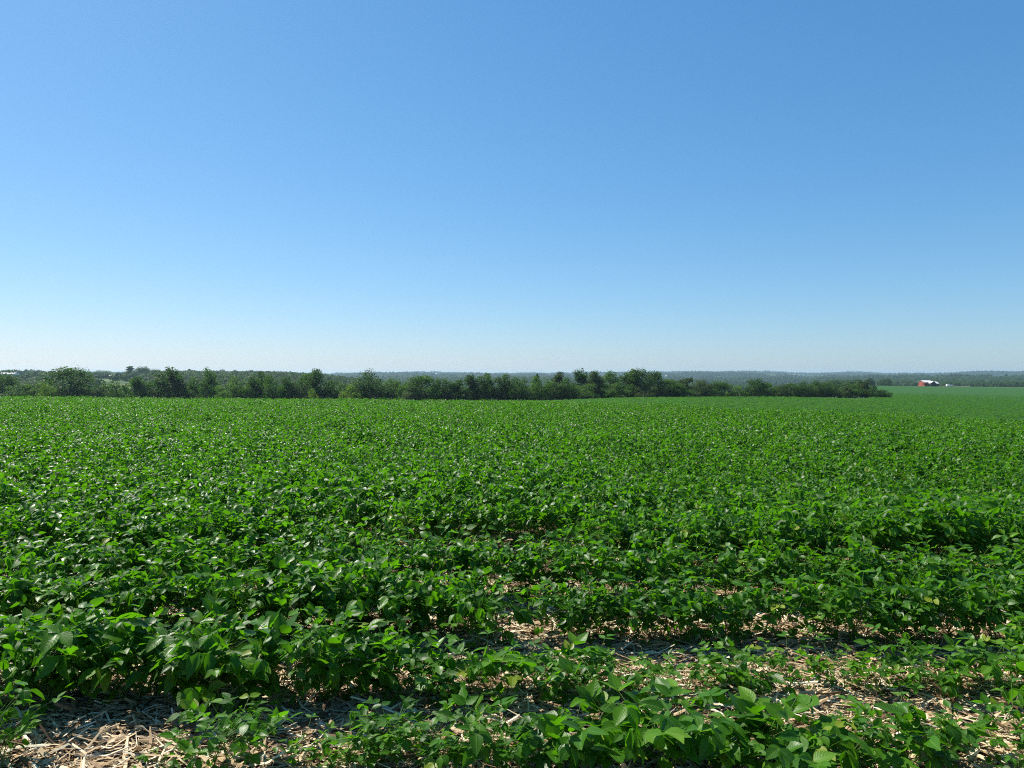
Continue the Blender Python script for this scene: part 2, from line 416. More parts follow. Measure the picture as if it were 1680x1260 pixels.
def scatter(name, pts, rot, scl, srcs, idx):
    """one object: instances of the source meshes on the given points"""
    me = bpy.data.meshes.new(name); n = len(pts)
    me.vertices.add(n); me.vertices.foreach_set('co', np.asarray(pts, np.float32).ravel())
    a = me.attributes.new('rot', 'FLOAT_VECTOR', 'POINT'); a.data.foreach_set('vector', np.asarray(rot, np.float32).ravel())
    a = me.attributes.new('scl', 'FLOAT_VECTOR', 'POINT'); a.data.foreach_set('vector', np.asarray(scl, np.float32).ravel())
    a = me.attributes.new('pick', 'INT', 'POINT'); a.data.foreach_set('value', np.asarray(idx, np.int32))
    me.update()
    o = obj(name, me)
    ng = bpy.data.node_groups.new(name, 'GeometryNodeTree')
    ng.interface.new_socket('Geometry', in_out='INPUT', socket_type='NodeSocketGeometry')
    ng.interface.new_socket('Geometry', in_out='OUTPUT', socket_type='NodeSocketGeometry')
    gi = ng.nodes.new('NodeGroupInput'); go = ng.nodes.new('NodeGroupOutput')
    jn = ng.nodes.new('GeometryNodeJoinGeometry')
    for s in srcs[::-1]:                       # the join lists its newest link first
        oi = ng.nodes.new('GeometryNodeObjectInfo'); oi.transform_space = 'ORIGINAL'
        oi.inputs['Object'].default_value = s; oi.inputs['As Instance'].default_value = True
        ng.links.new(oi.outputs['Geometry'], jn.inputs[0])
    ip = ng.nodes.new('GeometryNodeInstanceOnPoints'); ip.inputs['Pick Instance'].default_value = True
    def att(nm, t):
        n = ng.nodes.new('GeometryNodeInputNamedAttribute'); n.data_type = t; n.inputs['Name'].default_value = nm
        return n.outputs['Attribute']
    ng.links.new(gi.outputs[0], ip.inputs['Points']); ng.links.new(jn.outputs[0], ip.inputs['Instance'])
    ng.links.new(att('pick', 'INT'), ip.inputs['Instance Index'])
    er = ng.nodes.new('FunctionNodeEulerToRotation'); ng.links.new(att('rot', 'FLOAT_VECTOR'), er.inputs[0])
    ng.links.new(er.outputs[0], ip.inputs['Rotation'])
    ng.links.new(att('scl', 'FLOAT_VECTOR'), ip.inputs['Scale'])
    ng.links.new(ip.outputs[0], go.inputs[0])
    md = o.modifiers.new('scatter', 'NODES'); md.node_group = ng
    return o

# the rest of the crop
P = []; S_ = []; K = []; Z_ = []
for x, y, s, p, name, zf in rest: P.append((x, y)); S_.append(s); K.append(p if p < 10 else p-8); Z_.append(zf)
rg = np.random.default_rng(5)
def addpts(x, y, s, small=.28, zf=1.04):
    n = len(x); keep = rg.random(n) < 1
    for a, b, c in zip(x, y, s):
        P.append((a, b)); S_.append(c); Z_.append(zf*rg.uniform(.9, 1.12)); K.append(rg.integers(7, 10) if rg.random() < small else rg.integers(0, 7))
# out of frame ends of the near rows
for yy in (YC, YB, YA, YD):
    for sgn in (-1, 1):
        x = sgn*np.arange(yy*.74, yy*.74+3.2, .08); addpts(x, yy+rg.normal(0, .03, len(x)), rg.uniform(.85, 1.1, len(x)))
y = YD+.76
while y < 58:
    step = .056 if y < 9 else .058 if y < 16 else .066 if y < 30 else .085
    half = y*.80+(2.6 if y < 12 else 1.4)
    x = np.arange(-half, half, step); x = x + rg.normal(0, step*.3, len(x))
    yy = y - .015*x + rg.normal(0, .05 if y < 6.5 else .11 if y < 9 else .17 if y < 16 else .24, len(x))
    g = vnoise(x*.9+3, yy*1.3, 17)
    hole = (vnoise(x*.45+9, yy*1.4, 41) < .12) & (y > 6.6) & (y < 34)
    keep = ((g > .15) | (rg.random(len(x)) < .25)) & ~hole
    s = (.96+.28*vnoise(x*.5, yy*.5, 23))*rg.uniform(.9, 1.1, len(x))
    f = .96 if y < 7.5 else .86 if y < 18 else .78
    addpts(x[keep], yy[keep], s[keep]*f, zf=1.04/f)
    y += .76 if y < 30 else .8
# the far slope on the right, seen at a grazing angle
n = 80000
dd = np.sqrt(rg.uniform(57**2, 330**2, n)); dd = dd[rg.random(n) < np.clip((330-dd)/230, 0, 1)**.8]; n = len(dd)
ok = None; u = rg.uniform(-.78, .85, n); ok = (dd < 205) | (u > .50); u = u[ok]; dd = dd[ok]; n = len(dd)
addpts(u*dd, dd, rg.uniform(1.5, 2.1, n), 0)
P = np.array(P, float); S_ = np.array(S_, float); K = np.array(K)
S_ = np.minimum(S_, 2.1)
zz = ground(P[:, 0], P[:, 1])
S3 = np.stack([S_, S_, np.where(S_ > 1.45, S_*.55, S_*np.array(Z_))], 1)
rot = np.stack([rg.normal(0, .08, len(P)), rg.normal(0, .08, len(P)), rg.uniform(0, 6.28, len(P))], 1)
crop = scatter('soybean_crop', np.column_stack([P, zz]), rot, S3, SRC, np.clip(K, 0, len(SRC)-1))
tag(crop, 'dense green soybean crop closing over its rows across the whole field', 'crop', kind='stuff')
print('crop instances', len(P), 'sources', len(SRC))

# ------------------------------------------------------------------ straw and stalks
def straw_mat():
    m, nt, out = new_mat('straw'); L = nt.links.new
    at = nd(nt, 'ShaderNodeAttribute', attribute_name='tone')
    geo = nd(nt, 'ShaderNodeNewGeometry'); no = nd(nt, 'ShaderNodeTexNoise'); no.inputs['Scale'].default_value = 60; no.inputs['Detail'].default_value = 4
    L(geo.outputs['Position'], no.inputs[0])
    t = math_(nt, 'ADD', at.outputs['Fac'], math_(nt, 'MULTIPLY', math_(nt, 'SUBTRACT', no.outputs[0], .5), .35))
    c = ramp(nt, [(0, (.035, .019, .010)), (.28, (.14, .080, .038)), (.55, (.36, .25, .130)), (.85, (.57, .455, .285)), (1, (.74, .66, .49))], t).outputs[0]
    p = nd(nt, 'ShaderNodeBsdfPrincipled'); L(c, p.inputs['Base Color']); p.inputs['Roughness'].default_value = .65
    p.inputs['Specular IOR Level'].default_value = .3
    b = nd(nt, 'ShaderNodeBump'); b.inputs['Strength'].default_value = .3; b.inputs['Distance'].default_value = .003
    L(no.outputs[0], b.inputs['Height']); L(b.outputs[0], p.inputs['Normal'])
    L(p.outputs[0], out.inputs[0])
    return m
M_STRAW = straw_mat()
def straw_strips(n, rg, yr=(1.9, 6.4), husk=False):
    y = rg.uniform(*yr, n); x = rg.uniform(-1, 1, n)*(y*.76+(2.6 if yr[0] < 3 else 1.))
    big = rg.random(n) < .16
    L = np.where(big, rg.uniform(.10, .36, n), rg.gamma(2.2, .034, n)+.015)
    w = np.where(big, rg.uniform(.004, .013, n), rg.uniform(.001, .006, n))
    if husk: L = rg.uniform(.05, .15, n); w = rg.uniform(.009, .022, n)
    az = rg.uniform(0, PI, n); az = np.where(rg.random(n) < .45, rg.normal(0, .45, n), az)
    pit = rg.normal(0, .19, n); roll = rg.normal(0, .5, n)
    bend = rg.normal(0, .22, n); zb = ground(x, y) + rg.uniform(.002, .055, n)
    d = np.stack([np.cos(az)*np.cos(pit), np.sin(az)*np.cos(pit), np.sin(pit)], 1)
    sd = np.stack([-np.sin(az)*np.cos(roll), np.cos(az)*np.cos(roll), np.sin(roll)], 1)
    up = np.cross(d, sd)
    c = np.stack([x, y, zb], 1)
    V = np.empty((n, 4, 3, 3)); T = np.empty((n, 4, 3)); base = np.clip(rg.normal(.60, .27, n), 0, 1)
    for i, t in enumerate((-.5, -.17, .17, .5)):
        pc = c + d*(L*t)[:, None] + sd*(bend*L*(t*t*4-.5)*.5)[:, None] + up*(rg.normal(0, .16 if husk else .06, n)*L*abs(t))[:, None]
        ww = w*(1 if abs(t) < .4 else rg.uniform(.25, 1, n))
        for k, s in enumerate((-1, 0, 1)):
            V[:, i, k] = pc + sd*(ww*s)[:, None] + up*((.45*ww) if s == 0 else 0*ww)[:, None]
            T[:, i, k] = base
    V[..., 2] = np.maximum(V[..., 2], ground(V[..., 0], V[..., 1])+.002)
    idx = np.arange(n*12).reshape(n, 4, 3)
    f = np.stack([idx[:, :-1, :-1], idx[:, 1:, :-1], idx[:, 1:, 1:], idx[:, :-1, 1:]], -1).reshape(-1, 4)
    return V.reshape(-1, 3), f, T.reshape(-1)
sv, sf, stn = straw_strips(185000, np.random.default_rng(3))
sv2, sf2, st2 = straw_strips(60000, np.random.default_rng(4), (6.4, 14.))
sv3, sf3, st3 = straw_strips(8500, np.random.default_rng(6), (1.9, 7.), True)
litter = obj('straw_litter', mesh_np('straw_litter', np.concatenate([sv, sv2, sv3]), np.concatenate([sf, sf2+len(sv), sf3+len(sv)+len(sv2)]), M_STRAW, np.concatenate([stn, st2, st3])))
tag(litter, 'pale dry corn straw and husk scraps covering the soil between the front rows', 'straw', kind='stuff')

def stalk(px, py, ang, length, rad, tone, label, curl=.02, grp='corn stalk pieces lying on the straw'):
    d = F*EYE/(py-HZ); x = px2x(px, d); z = float(ground(x, d))
    rg = np.random.default_rng(int(px*7+py)); ca, sa = math.cos(ang), math.sin(ang)
    n = 8; V = []; N = 9
    for i in range(n+1):
        t = i/n-.5
        node = 1.12 if i in (2, 6) else 1
        off = curl*math.sin(t*4)
        c = np.array([ca*t*length - sa*off, sa*t*length + ca*off, rad*.9+.02+t*length*.12])
        for k in range(N):
            q = 2*PI*k/N; r = rad*node*(1+rg.normal(0, .07))*(1 if i not in (0, n) else rg.uniform(.75, 1.05))
            V.append(c + np.array([-sa*math.cos(q), ca*math.cos(q), .62*math.sin(q)])*r + np.array([ca, sa, 0])*(rg.normal(0, .25)*rad if i in (0, n) else 0))
    Fc = []
    for i in range(n):
        for k in range(N): Fc.append([i*N+k, i*N+(k+1) % N, (i+1)*N+(k+1) % N, (i+1)*N+k])
    Fc.append(list(range(N))[::-1]); Fc.append([n*N+k for k in range(N)])
    me = mesh_np('corn_stalk', np.array(V), Fc, M_STRAW, np.full(len(V), tone), smooth=False)
    o = obj('corn_stalk', me, None, (x, d, z))
    tag(o, label, 'corn stalk', grp)
stalk(75, 1218, 1.9, .19, .012, .22, 'dark brown corn stalk leaning away from the camera at the left edge of the straw')
stalk(133, 1245, 2.1, .20, .013, .86, 'broad pale corn stalk cut off by the bottom edge, left on the straw')
stalk(52, 1200, 1.2, .16, .006, .85, 'thin whitish corn stalk just above the dark brown one at far left')
stalk(222, 1206, 2.2, .22, .010, .42, 'greyish corn stalk pointing up in the middle of the bare straw patch')
stalk(212, 1193, 1.1, .17, .006, .80, 'thin pale corn stalk crossing the greyish one in the straw patch')
stalk(345, 1197, 2.55, .16, .009, .62, 'tan corn stalk sloping down beside the small lone plant')
stalk(470, 1224, -.05, .24, .010, .85, 'long pale corn stalk lying level in front of the second row gap')
stalk(305, 1240, 2.0, .15, .012, .95, 'white husk covered corn stalk under the small lone plant')
stalk(572, 1216, 2.5, .20, .012, .40, 'brown corn stalk lying just left of the nearest row')
stalk(458, 1131, .05, .18, .010, .85, 'pale corn stalk lying level in the straw gap of the second row')
stalk(740, 1143, 2.7, .20, .010, .88, 'white corn stalk lying in the thin middle of the second row')
stalk(1183, 1108, .5, .16, .014, .50, 'tan corn stalk lying under the third row, right of the clump')
stalk(1480, 1122, -.12, .30, .009, .86, 'long pale corn stalk lying level in the right straw gap')
stalk(1405, 1124, 1.6, .14, .010, .62, 'short tan corn stalk pointing away in the right straw gap')
stalk(1590, 1172, 1.5, .10, .010, .28, 'short dark corn stalk standing up in the straw at far right')
stalk(1612, 1236, -.35, .26, .014, .84, 'thick pale corn stalk behind the last leaves at lower right')
stalk(1550, 1178, -.1, .30, .012, .45, 'long greyish corn stalk lying level at the right of the straw')

# ------------------------------------------------------------------ trees
def crown_mesh(k, style, nl):
    """leaf faces through the volume of a lumpy crown; unit height (z 0..1), unit half-width .5"""
    rg = np.random.default_rng(500+k); lobes = []
    if style == 'broad':
        for i in range(44):
            z = rg.uniform(.08, .86); env = .46*math.sqrt(max(.05, 1-((z-.42)/.50)**2)); a = rg.uniform(0, 6.28); r = env*math.sqrt(rg.uniform(.1, .85))
            lobes.append((r*math.cos(a), r*math.sin(a), z, rg.uniform(.09, .17)))
    elif style == 'tall':
        for i in range(36):
            z = rg.uniform(.06, .90); env = .40*(1-max(0, z-.35)/.9)*rg.uniform(.7, 1.1); a = rg.uniform(0, 6.28); r = env*math.sqrt(rg.random())
            lobes.append((r*math.cos(a), r*math.sin(a), z, rg.uniform(.07, .14)))
        lobes.append((.03, 0, .93, .06))
    elif style == 'spire':
        for i in range(30):
            z = .1+.85*i/30; env = .42*(1-z)**.8+.03; a = rg.uniform(0, 6.28); r = env*rg.uniform(.2, 1)
            lobes.append((r*math.cos(a), r*math.sin(a), z, .05+.07*(1-z)))
    elif style == 'layered':                       # separate flat boughs with sky between
        for i in range(15):
            z = .28+.70*i/15; env = .46*(1.05-z)**.6; a = i*2.4+rg.normal(0, .4); r = env*rg.uniform(.3, .8)
            lobes.append((r*math.cos(a), r*math.sin(a), z, rg.uniform(.06, .11)))
    elif style == 'thin':
        for i in range(30):
            z = rg.uniform(.12, .95); env = .40*(1.1-z*.6); a = rg.uniform(0, 6.28); r = env*math.sqrt(rg.random())
            lobes.append((r*math.cos(a), r*math.sin(a), z, rg.uniform(.05, .10)))
    else:                                          # bush
        for i in range(20):
            z = rg.uniform(.08, .80); env = .47*math.sqrt(max(.04, 1-(z/.95)**2)); a = rg.uniform(0, 6.28); r = env*math.sqrt(rg.random())
            lobes.append((r*math.cos(a), r*math.sin(a), z, rg.uniform(.10, .20)))
    lb = np.array(lobes); pr = lb[:, 3]**2; pr /= pr.sum()
    li = rg.choice(len(lb), nl, p=pr)
    d = rg.normal(0, 1, (nl, 3)); d /= np.linalg.norm(d, axis=1)[:, None]
    rad = lb[li, 3]*rg.uniform(.45, 1.12, nl)
    fill = rg.random(nl) < (.40 if style in ('broad', 'tall', 'bush') else .1)
    rad = np.where(fill, lb[li, 3]*rg.uniform(0, 1.7, nl), rad)
    if style == 'thin': rad *= 1.25
    if style == 'layered': sq = np.array([1.7, 1.7, .45])
    else: sq = np.array([1, 1, .85])
    c = lb[li, :3]*np.where(fill, .86, 1)[:, None] + d*rad[:, None]*sq
    c[:, 2] = np.clip(c[:, 2], .01, 1.02)
    nr = d*.8 + rg.normal(0, .55, (nl, 3)) + np.array([0, 0, .35]); nr /= np.linalg.norm(nr, axis=1)[:, None]
    a = np.cross(nr, rg.normal(0, 1, (nl, 3))); a /= np.linalg.norm(a, axis=1)[:, None]; b = np.cross(nr, a)
    s = rg.uniform(.016, .034, nl)*(3000./nl)**.45
    sa = (a*s[:, None]); sb = b*(s*.7)[:, None]
    V = np.stack([c-sa, c-sb+nr*(s*.25)[:, None], c+sa, c+sb+nr*(s*.25)[:, None]], 1).reshape(-1, 3)
    f = np.arange(nl*4).reshape(nl, 4)
    lo = np.percentile(c, 1, axis=0); hi = np.percentile(c, 99, axis=0)
    lb[:, :2] = (lb[:, :2]-(lo+hi)[:2]/2)/(hi-lo)[:2]*.98
    z0 = {'thin': .10, 'layered': .22}.get(style, .03)
    k_ = (.98-z0)/(hi[2]-lo[2]); lb[:, 2] = z0+(lb[:, 2]-lo[2])*k_
    V = V.reshape(-1, 3)
    V[:, :2] = (V[:, :2]-(lo+hi)[:2]/2)/(hi-lo)[:2]*.98
    V[:, 2] = z0+(V[:, 2]-lo[2])*k_
    lt = rg.normal(.5, .17, len(lb))
    tone = np.clip(np.repeat(lt[li]+rg.normal(0, .18, nl), 4), 0, 1)
    return mesh_np('crown_'+style, V, f, None, tone), lb
def trunk_mesh(k, lb):
    rg = np.random.default_rng(900+k); m = MB()
    pts = [(0, 0, -.06), (.01, 0, .15), (-.01, .01, .4), (.01, .0, .66), (0, 0, .84)]
    m.tube(pts, [.034, .026, .019, .011, .004], 7)
    for j in rg.choice(len(lb), min(11, len(lb)), replace=False):
        e = lb[j, :3]; z0 = max(.08, min(.6, e[2]*.55))
        m.tube([(0, 0, z0), tuple(e*np.array([.5, .5, 0])+np.array([0, 0, (z0+e[2])/2+.02])), tuple(e)], [.012, .008, .003], 5)
    return m.mesh('trunk', M_BARK)
PROTO = {}
k = 0
for style, cnt, nl in (('broad', 4, 5200), ('tall', 4, 4200), ('bush', 3, 3200), ('spire', 1, 2000), ('layered', 1, 1400), ('thin', 2, 2600)):
    PROTO[style] = []
    for i in range(cnt):
        cm, lb = crown_mesh(k, style, nl); PROTO[style].append((cm, trunk_mesh(k, lb))); k += 1
for st in PROTO.values():
    for cm, tm in st: cm.materials.append(M_FOL['mid'])
random.seed(77)
crown_srcs = {}
def tree(px, top, wpx, style, tone, D, label, cat='tree', group='trees and bushes along the far edge of the field', name=None, base=None):
    x = px2x(px, D); z = float(ground(x, D))
    if base is not None: z = EYE-(base-HZ)/F*D
    ztop = EYE-(top-HZ)/F*D; h = ztop-z; w = wpx/F*D
    cm, tm = random.choice(PROTO[style])
    nm = name or {'bush': 'bush', 'spire': 'conifer_tree', 'layered': 'conifer_tree'}.get(style, 'leafy_tree')
    e = empty(nm, (x, D, z), random.uniform(0, 6.28)); wf = 1.2 if px < 1170 else 1.12
    e.scale = (w*wf, w*wf, h*1.01)
    c = obj('crown', cm, e); t = obj('trunk', tm, e)
    c.material_slots[0].link = 'OBJECT'; c.material_slots[0].material = M_FOL[tone]
    crown_srcs.setdefault(style, c)
    tag(e, label, 'bush' if style == 'bush' else cat, group)

TREES = [
 (4, 612, 44, 'broad', 'dark', 205, 'dark round tree cut by the left edge of the picture'),
 (27, 630, 40, 'bush', 'mid', 190, 'dull green bush between the left edge tree and the brighter bushes'),
 (56, 627, 34, 'bush', 'light', 190, 'brighter green bush left of the big domed tree'),
 (80, 632, 20, 'bush', 'yellow', 186, 'small yellowish bush touching the left side of the big domed tree'),
 (116, 604, 70, 'broad', 'dark', 200, 'big domed dark green tree standing alone above the left bushes'),
 (164, 635, 30, 'bush', 'grey', 200, 'greyish low bush on the right foot of the big domed tree'),
 (191, 626, 36, 'bush', 'mid', 200, 'rounded mid green bush, second to the right of the big domed tree'),
 (220, 619, 32, 'tall', 'mid', 205, 'mid height tree below the distant white farm sheds'),
 (246, 628, 30, 'bush', 'mid', 205, 'low bush between the shed tree and the tall forked tree'),
 (274, 606, 44, 'tall', 'dark', 205, 'tall tree with a ragged top, first tall one right of the domed tree'),
 (300, 627, 26, 'bush', 'dark', 205, 'low dark bush at the right foot of the ragged tall tree'),
 (318, 621, 26, 'tall', 'mid', 210, 'narrow tree leaning on the left of the tall straight tree'),
 (341, 607, 32, 'tall', 'mid', 205, 'tall straight tree, second tall one right of the domed tree'),
 (370, 629, 30, 'bush', 'light', 200, 'pale green bush at the right foot of the tall straight tree'),
 (396, 620, 34, 'broad', 'light', 205, 'pale rounded tree right of the tall straight tree'),
 (416, 619, 22, 'tall', 'dark', 205, 'narrow dark tree squeezed beside the pale rounded tree'),
 (430, 613, 32, 'tall', 'dark', 215, 'dark tree rising above the narrow one, left of the gappy stretch'),
 (453, 618, 36, 'broad', 'mid', 205, 'full round tree in the middle between the pale tree and forked tree'),
 (473, 621, 24, 'tall', 'dark', 205, 'dark slim tree right of the full round tree'),
 (491, 630, 24, 'bush', 'grey', 205, 'greyish bush filling the dip left of the twin topped tree'),
 (502, 615, 28, 'tall', 'mid', 210, 'tree leaning against the left of the twin topped tall tree'),
 (522, 607, 32, 'tall', 'dark', 205, 'twin topped tall dark tree above a small yellow bush'),
 (514, 638, 14, 'bush', 'yellow', 198, 'tiny yellow bush at the foot of the twin topped tree'),
 (552, 625, 38, 'bush', 'mid', 205, 'wide bush right of the twin topped tree'),
 (576, 633, 30, 'bush', 'yellow', 198, 'large yellow green bush left of the broad domed middle tree'),
 (608, 610, 52, 'broad', 'dark', 205, 'broad domed middle tree, dark, behind the large yellow green bush'),
 (646, 622, 30, 'broad', 'light', 210, 'light green tree just right of the broad domed middle tree'),
 (666, 628, 24, 'bush', 'mid', 205, 'bush in the dip between the light tree and the wide tree'),
 (691, 617, 54, 'broad', 'mid', 205, 'wide rounded tree with a brownish left side'),
 (675, 634, 26, 'bush', 'grey', 198, 'brownish grey bush in front of the wide rounded tree'),
 (726, 622, 32, 'broad', 'dark', 208, 'dark rounded tree just right of the wide rounded tree'),
 (747, 624, 26, 'tall', 'mid', 208, 'plain slim tree, second to the right of the wide rounded tree'),
 (769, 616, 30, 'tall', 'dark', 208, 'upright dark tree, first of three equal tops in the middle'),
 (798, 614, 32, 'tall', 'mid', 208, 'upright green tree, second of three equal tops in the middle'),
 (828, 616, 32, 'tall', 'dark', 206, 'upright tree, third of three equal tops in the middle'),
 (852, 620, 32, 'broad', 'mid', 204, 'round tree at the lowest dip of the field edge'),
 (878, 614, 16, 'spire', 'dark', 225, 'thin pointed conifer sticking up behind the middle trees'),
 (888, 619, 32, 'broad', 'light', 202, 'light round tree in front of the thin pointed conifer'),
 (911, 611, 30, 'thin', 'grey', 215, 'thin grey half bare tree right of the pointed conifer'),
 (908, 628, 32, 'bush', 'mid', 205, 'bush below the thin grey half bare tree'),
 (932, 620, 30, 'broad', 'mid', 205, 'low rounded tree between the grey tree and the tall clump'),
 (955, 608, 30, 'tall', 'dark', 215, 'tall dark tree at the left of the tallest clump'),
 (973, 610, 28, 'tall', 'grey', 212, 'tall greyish tree, second from the left in the tallest clump'),
 (958, 630, 34, 'bush', 'light', 205, 'pale bush in front of the left trees of the tallest clump'),
 (1000, 611, 38, 'broad', 'mid', 215, 'olive round tree in the middle of the tallest clump'),
 (1012, 630, 36, 'bush', 'mid', 206, 'bush in front of the middle of the tallest clump'),
 (1031, 609, 32, 'tall', 'dark', 215, 'dark tree left of the highest crown of the tallest clump'),
 (1050, 606, 40, 'broad', 'dark', 212, 'highest dark crown in the tallest clump right of the middle'),
 (1070, 610, 32, 'broad', 'dark', 215, 'dark round tree ending the tallest clump on its right'),
 (1060, 634, 32, 'bush', 'grey', 208, 'greyish bush under the highest dark crown'),
 (1098, 623, 36, 'broad', 'mid', 215, 'rounded tree one step lower, right of the tallest clump'),
 (1126, 621, 32, 'thin', 'grey', 225, 'pale half bare tree right of the tallest clump'),
 (1118, 632, 34, 'bush', 'mid', 215, 'bush below the pale half bare tree'),
 (1149, 624, 30, 'broad', 'grey', 220, 'grey green tree right of the pale half bare tree'),
 (1180, 626, 34, 'broad', 'mid', 220, 'round tree in the low stretch left of the small dome'),
 (1210, 632, 34, 'bush', 'light', 222, 'light low bush left of the small domed dark tree'),
 (1238, 622, 30, 'broad', 'dark', 222, 'small domed dark tree standing above the low right stretch'),
 (1259, 629, 28, 'bush', 'mid', 222, 'mid green bush at the right foot of the small domed tree'),
 (1277, 631, 28, 'bush', 'grey', 226, 'greyish bush in the low right stretch after the small dome'),
 (1297, 629, 32, 'broad', 'mid', 226, 'low rounded tree left of the dark pair near the right end'),
 (1320, 627, 34, 'broad', 'dark', 228, 'left tree of the dark pair near the right end'),
 (1346, 625, 30, 'broad', 'dark', 228, 'right tree of the dark pair near the right end'),
 (1369, 634, 28, 'bush', 'dark', 228, 'dark bush stepping down right of the dark pair'),
 (1387, 634, 26, 'bush', 'grey', 230, 'greyish bush left of the pale bare tree at the right end'),
 (1403, 632, 28, 'bush', 'mid', 230, 'green bush under the left boughs of the pale bare tree'),
 (1420, 624, 24, 'thin', 'grey', 232, 'pale nearly bare tree at the right end of the line'),
 (1431, 638, 30, 'bush', 'dark', 228, 'dark low bush right of the pale bare tree'),
 (1450, 640, 22, 'bush', 'dark', 228, 'last small dark bush at the right end of the line'),
]
for t in TREES: tree(*t)
# farther single trees round the left farm
G2 = 'far trees round the left farm'
FT = [
 (214, 601, 11, 'layered', 'dark', 760, 'ragged conifer beside the far left farm, highest point of the skyline'),
 (233, 602, 22, 'broad', 'dark', 760, 'flat topped far tree right of the ragged conifer'),
 (47, 610, 12, 'broad', 'dark', 800, 'small far dome shaped tree on the skyline left of the domed tree'),
 (75, 611, 18, 'bush', 'dark', 800, 'low far clump tree on the skyline just left of the domed tree'),
 (205, 611, 10, 'bush', 'dark', 770, 'small far tree left of the ragged conifer'),
 (255, 606, 16, 'broad', 'dark', 770, 'far round tree on the skyline right of the flat topped tree'),
 (170, 608, 26, 'broad', 'mid', 800, 'wide far tree on the skyline above the pale left meadow'),
 (148, 611, 20, 'broad', 'dark', 800, 'far tree on the skyline touching the right of the domed tree'),
]
for t in FT: tree(*t, group=G2)

# ------------------------------------------------------------------ far woods (one mass)
def clump_mesh(k):
    rg = np.random.default_rng(1300+k); V = []; T = []
    for j in range(9):
        cx, cy = rg.uniform(-.5, .5, 2); h = rg.uniform(.22, .42); w = rg.uniform(.10, .17); tn = rg.normal(.45, .2)
        n = 190
        d = rg.normal(0, 1, (n, 3)); d[:, 2] = np.abs(d[:, 2])*1.0-.25; d /= np.linalg.norm(d, axis=1)[:, None]
        c = np.array([cx, cy, h*.55]) + d*np.array([w, w, h*.45])*rg.uniform(.75, 1.1, (n, 1))
        nr = d+rg.normal(0, .4, (n, 3)); nr /= np.linalg.norm(nr, axis=1)[:, None]
        a = np.cross(nr, rg.normal(0, 1, (n, 3))); a /= np.linalg.norm(a, axis=1)[:, None]; b = np.cross(nr, a)
        s = rg.uniform(.014, .030, n)[:, None]
        V.append(np.stack([c-a*s, c-b*s, c+a*s, c+b*s], 1).reshape(-1, 3)); T.append(np.repeat(np.clip(tn+rg.normal(0, .12, n), 0, 1), 4))
    V = np.concatenate(V); return mesh_np('wood_clump', V, np.arange(len(V)).reshape(-1, 4), M_FOL['wood'], np.concatenate(T))
rg = np.random.default_rng(44)
CP = []; 
n = 60000
u = rg.uniform(-.85, .85, n); d = np.sqrt(rg.uniform(260**2, 6300**2, n)); x = u*d; y = d
mask = vnoise(x/260, y/420, 31)*.6 + vnoise(x/90, y/140, 32)*.4
keep = mask > np.where(d < 1400, .45, np.where(d < 2600, .42, .48))
keep &= ~((u > .47) & (d < 690))
keep &= ~((u < -.55) & (u > -.605) & (d > 430) & (d < 860) & (mask < .75))
keep &= (d > 330)
# closer thickets: more points
n2 = 9000; u2 = rg.uniform(-.80, .60, n2); d2 = np.sqrt(rg.uniform(270**2, 1250**2, n2))
m2 = (u2 < -.12) & (u2 > -.50) & (d2 > 480) & (d2 < 1000)
m2 |= (u2 < -.36) & (d2 > 250) & (d2 < 430) & (vnoise(u2*40, d2/60, 35) > .4)
m2 |= (u2 < -.60) & (d2 > 430) & (d2 < 640)
m2 &= ~((((u2 < -.525) & (u2 > -.61)) | (u2 < -.675)) & (d2 > 320))
m2 |= (u2 > -.1) & (u2 < .48) & (d2 > 300) & (vnoise(u2*40, d2/90, 36) > .5)
n3 = 300; d3 = rg.uniform(216, 250, n3); u3 = rg.uniform(-.80, .26, n3)       # undergrowth behind the hedge trees
X = np.concatenate([x[keep], (u2*d2)[m2], u3*d3]); Y = np.concatenate([y[keep], d2[m2], d3])
Z = ground(X, Y)
dist = np.hypot(X, Y)
s = rg.uniform(24, 34, len(X))*np.clip(.42+dist/1800, .5, 1.4)
s[-n3:] = rg.uniform(10, 16.5, n3)
flat = np.where(dist > 2500, .75, .9)
# sources of the mass are the clump children below: build them as hidden-free real clumps in the wood itself
wood_src = []
for kk, (px, dd_) in enumerate(((300, 860), (345, 880), (395, 900))):
    o = obj('far_thicket', clump_mesh(kk)); xx = px2x(px, dd_)
    o.location = (xx, dd_, float(ground(xx, dd_))); o.scale = (34, 34, 30)
    tag(o, ['far thicket on the wooded rise left of the tall straight tree', 'far thicket on the wooded rise behind the tall straight tree',
            'far thicket on the wooded rise above the pale rounded tree'][kk], 'thicket', 'far thickets on the wooded rise')
    wood_src.append(o)
wood = scatter('far_woods', np.stack([X, Y, Z-.4], 1), np.stack([0*X, 0*X, rg.uniform(0, 6.28, len(X))], 1),
               np.stack([s, s, s*flat*.95*np.where(dist > 2400, rg.choice([.75, 1., 1.55], len(X), p=[.5, .38, .12]), 1)], 1), wood_src, rg.integers(0, 3, len(X)))
tag(wood, 'hazy woods covering the far hills to the skyline', 'woods', kind='stuff')
print('wood instances', len(X))

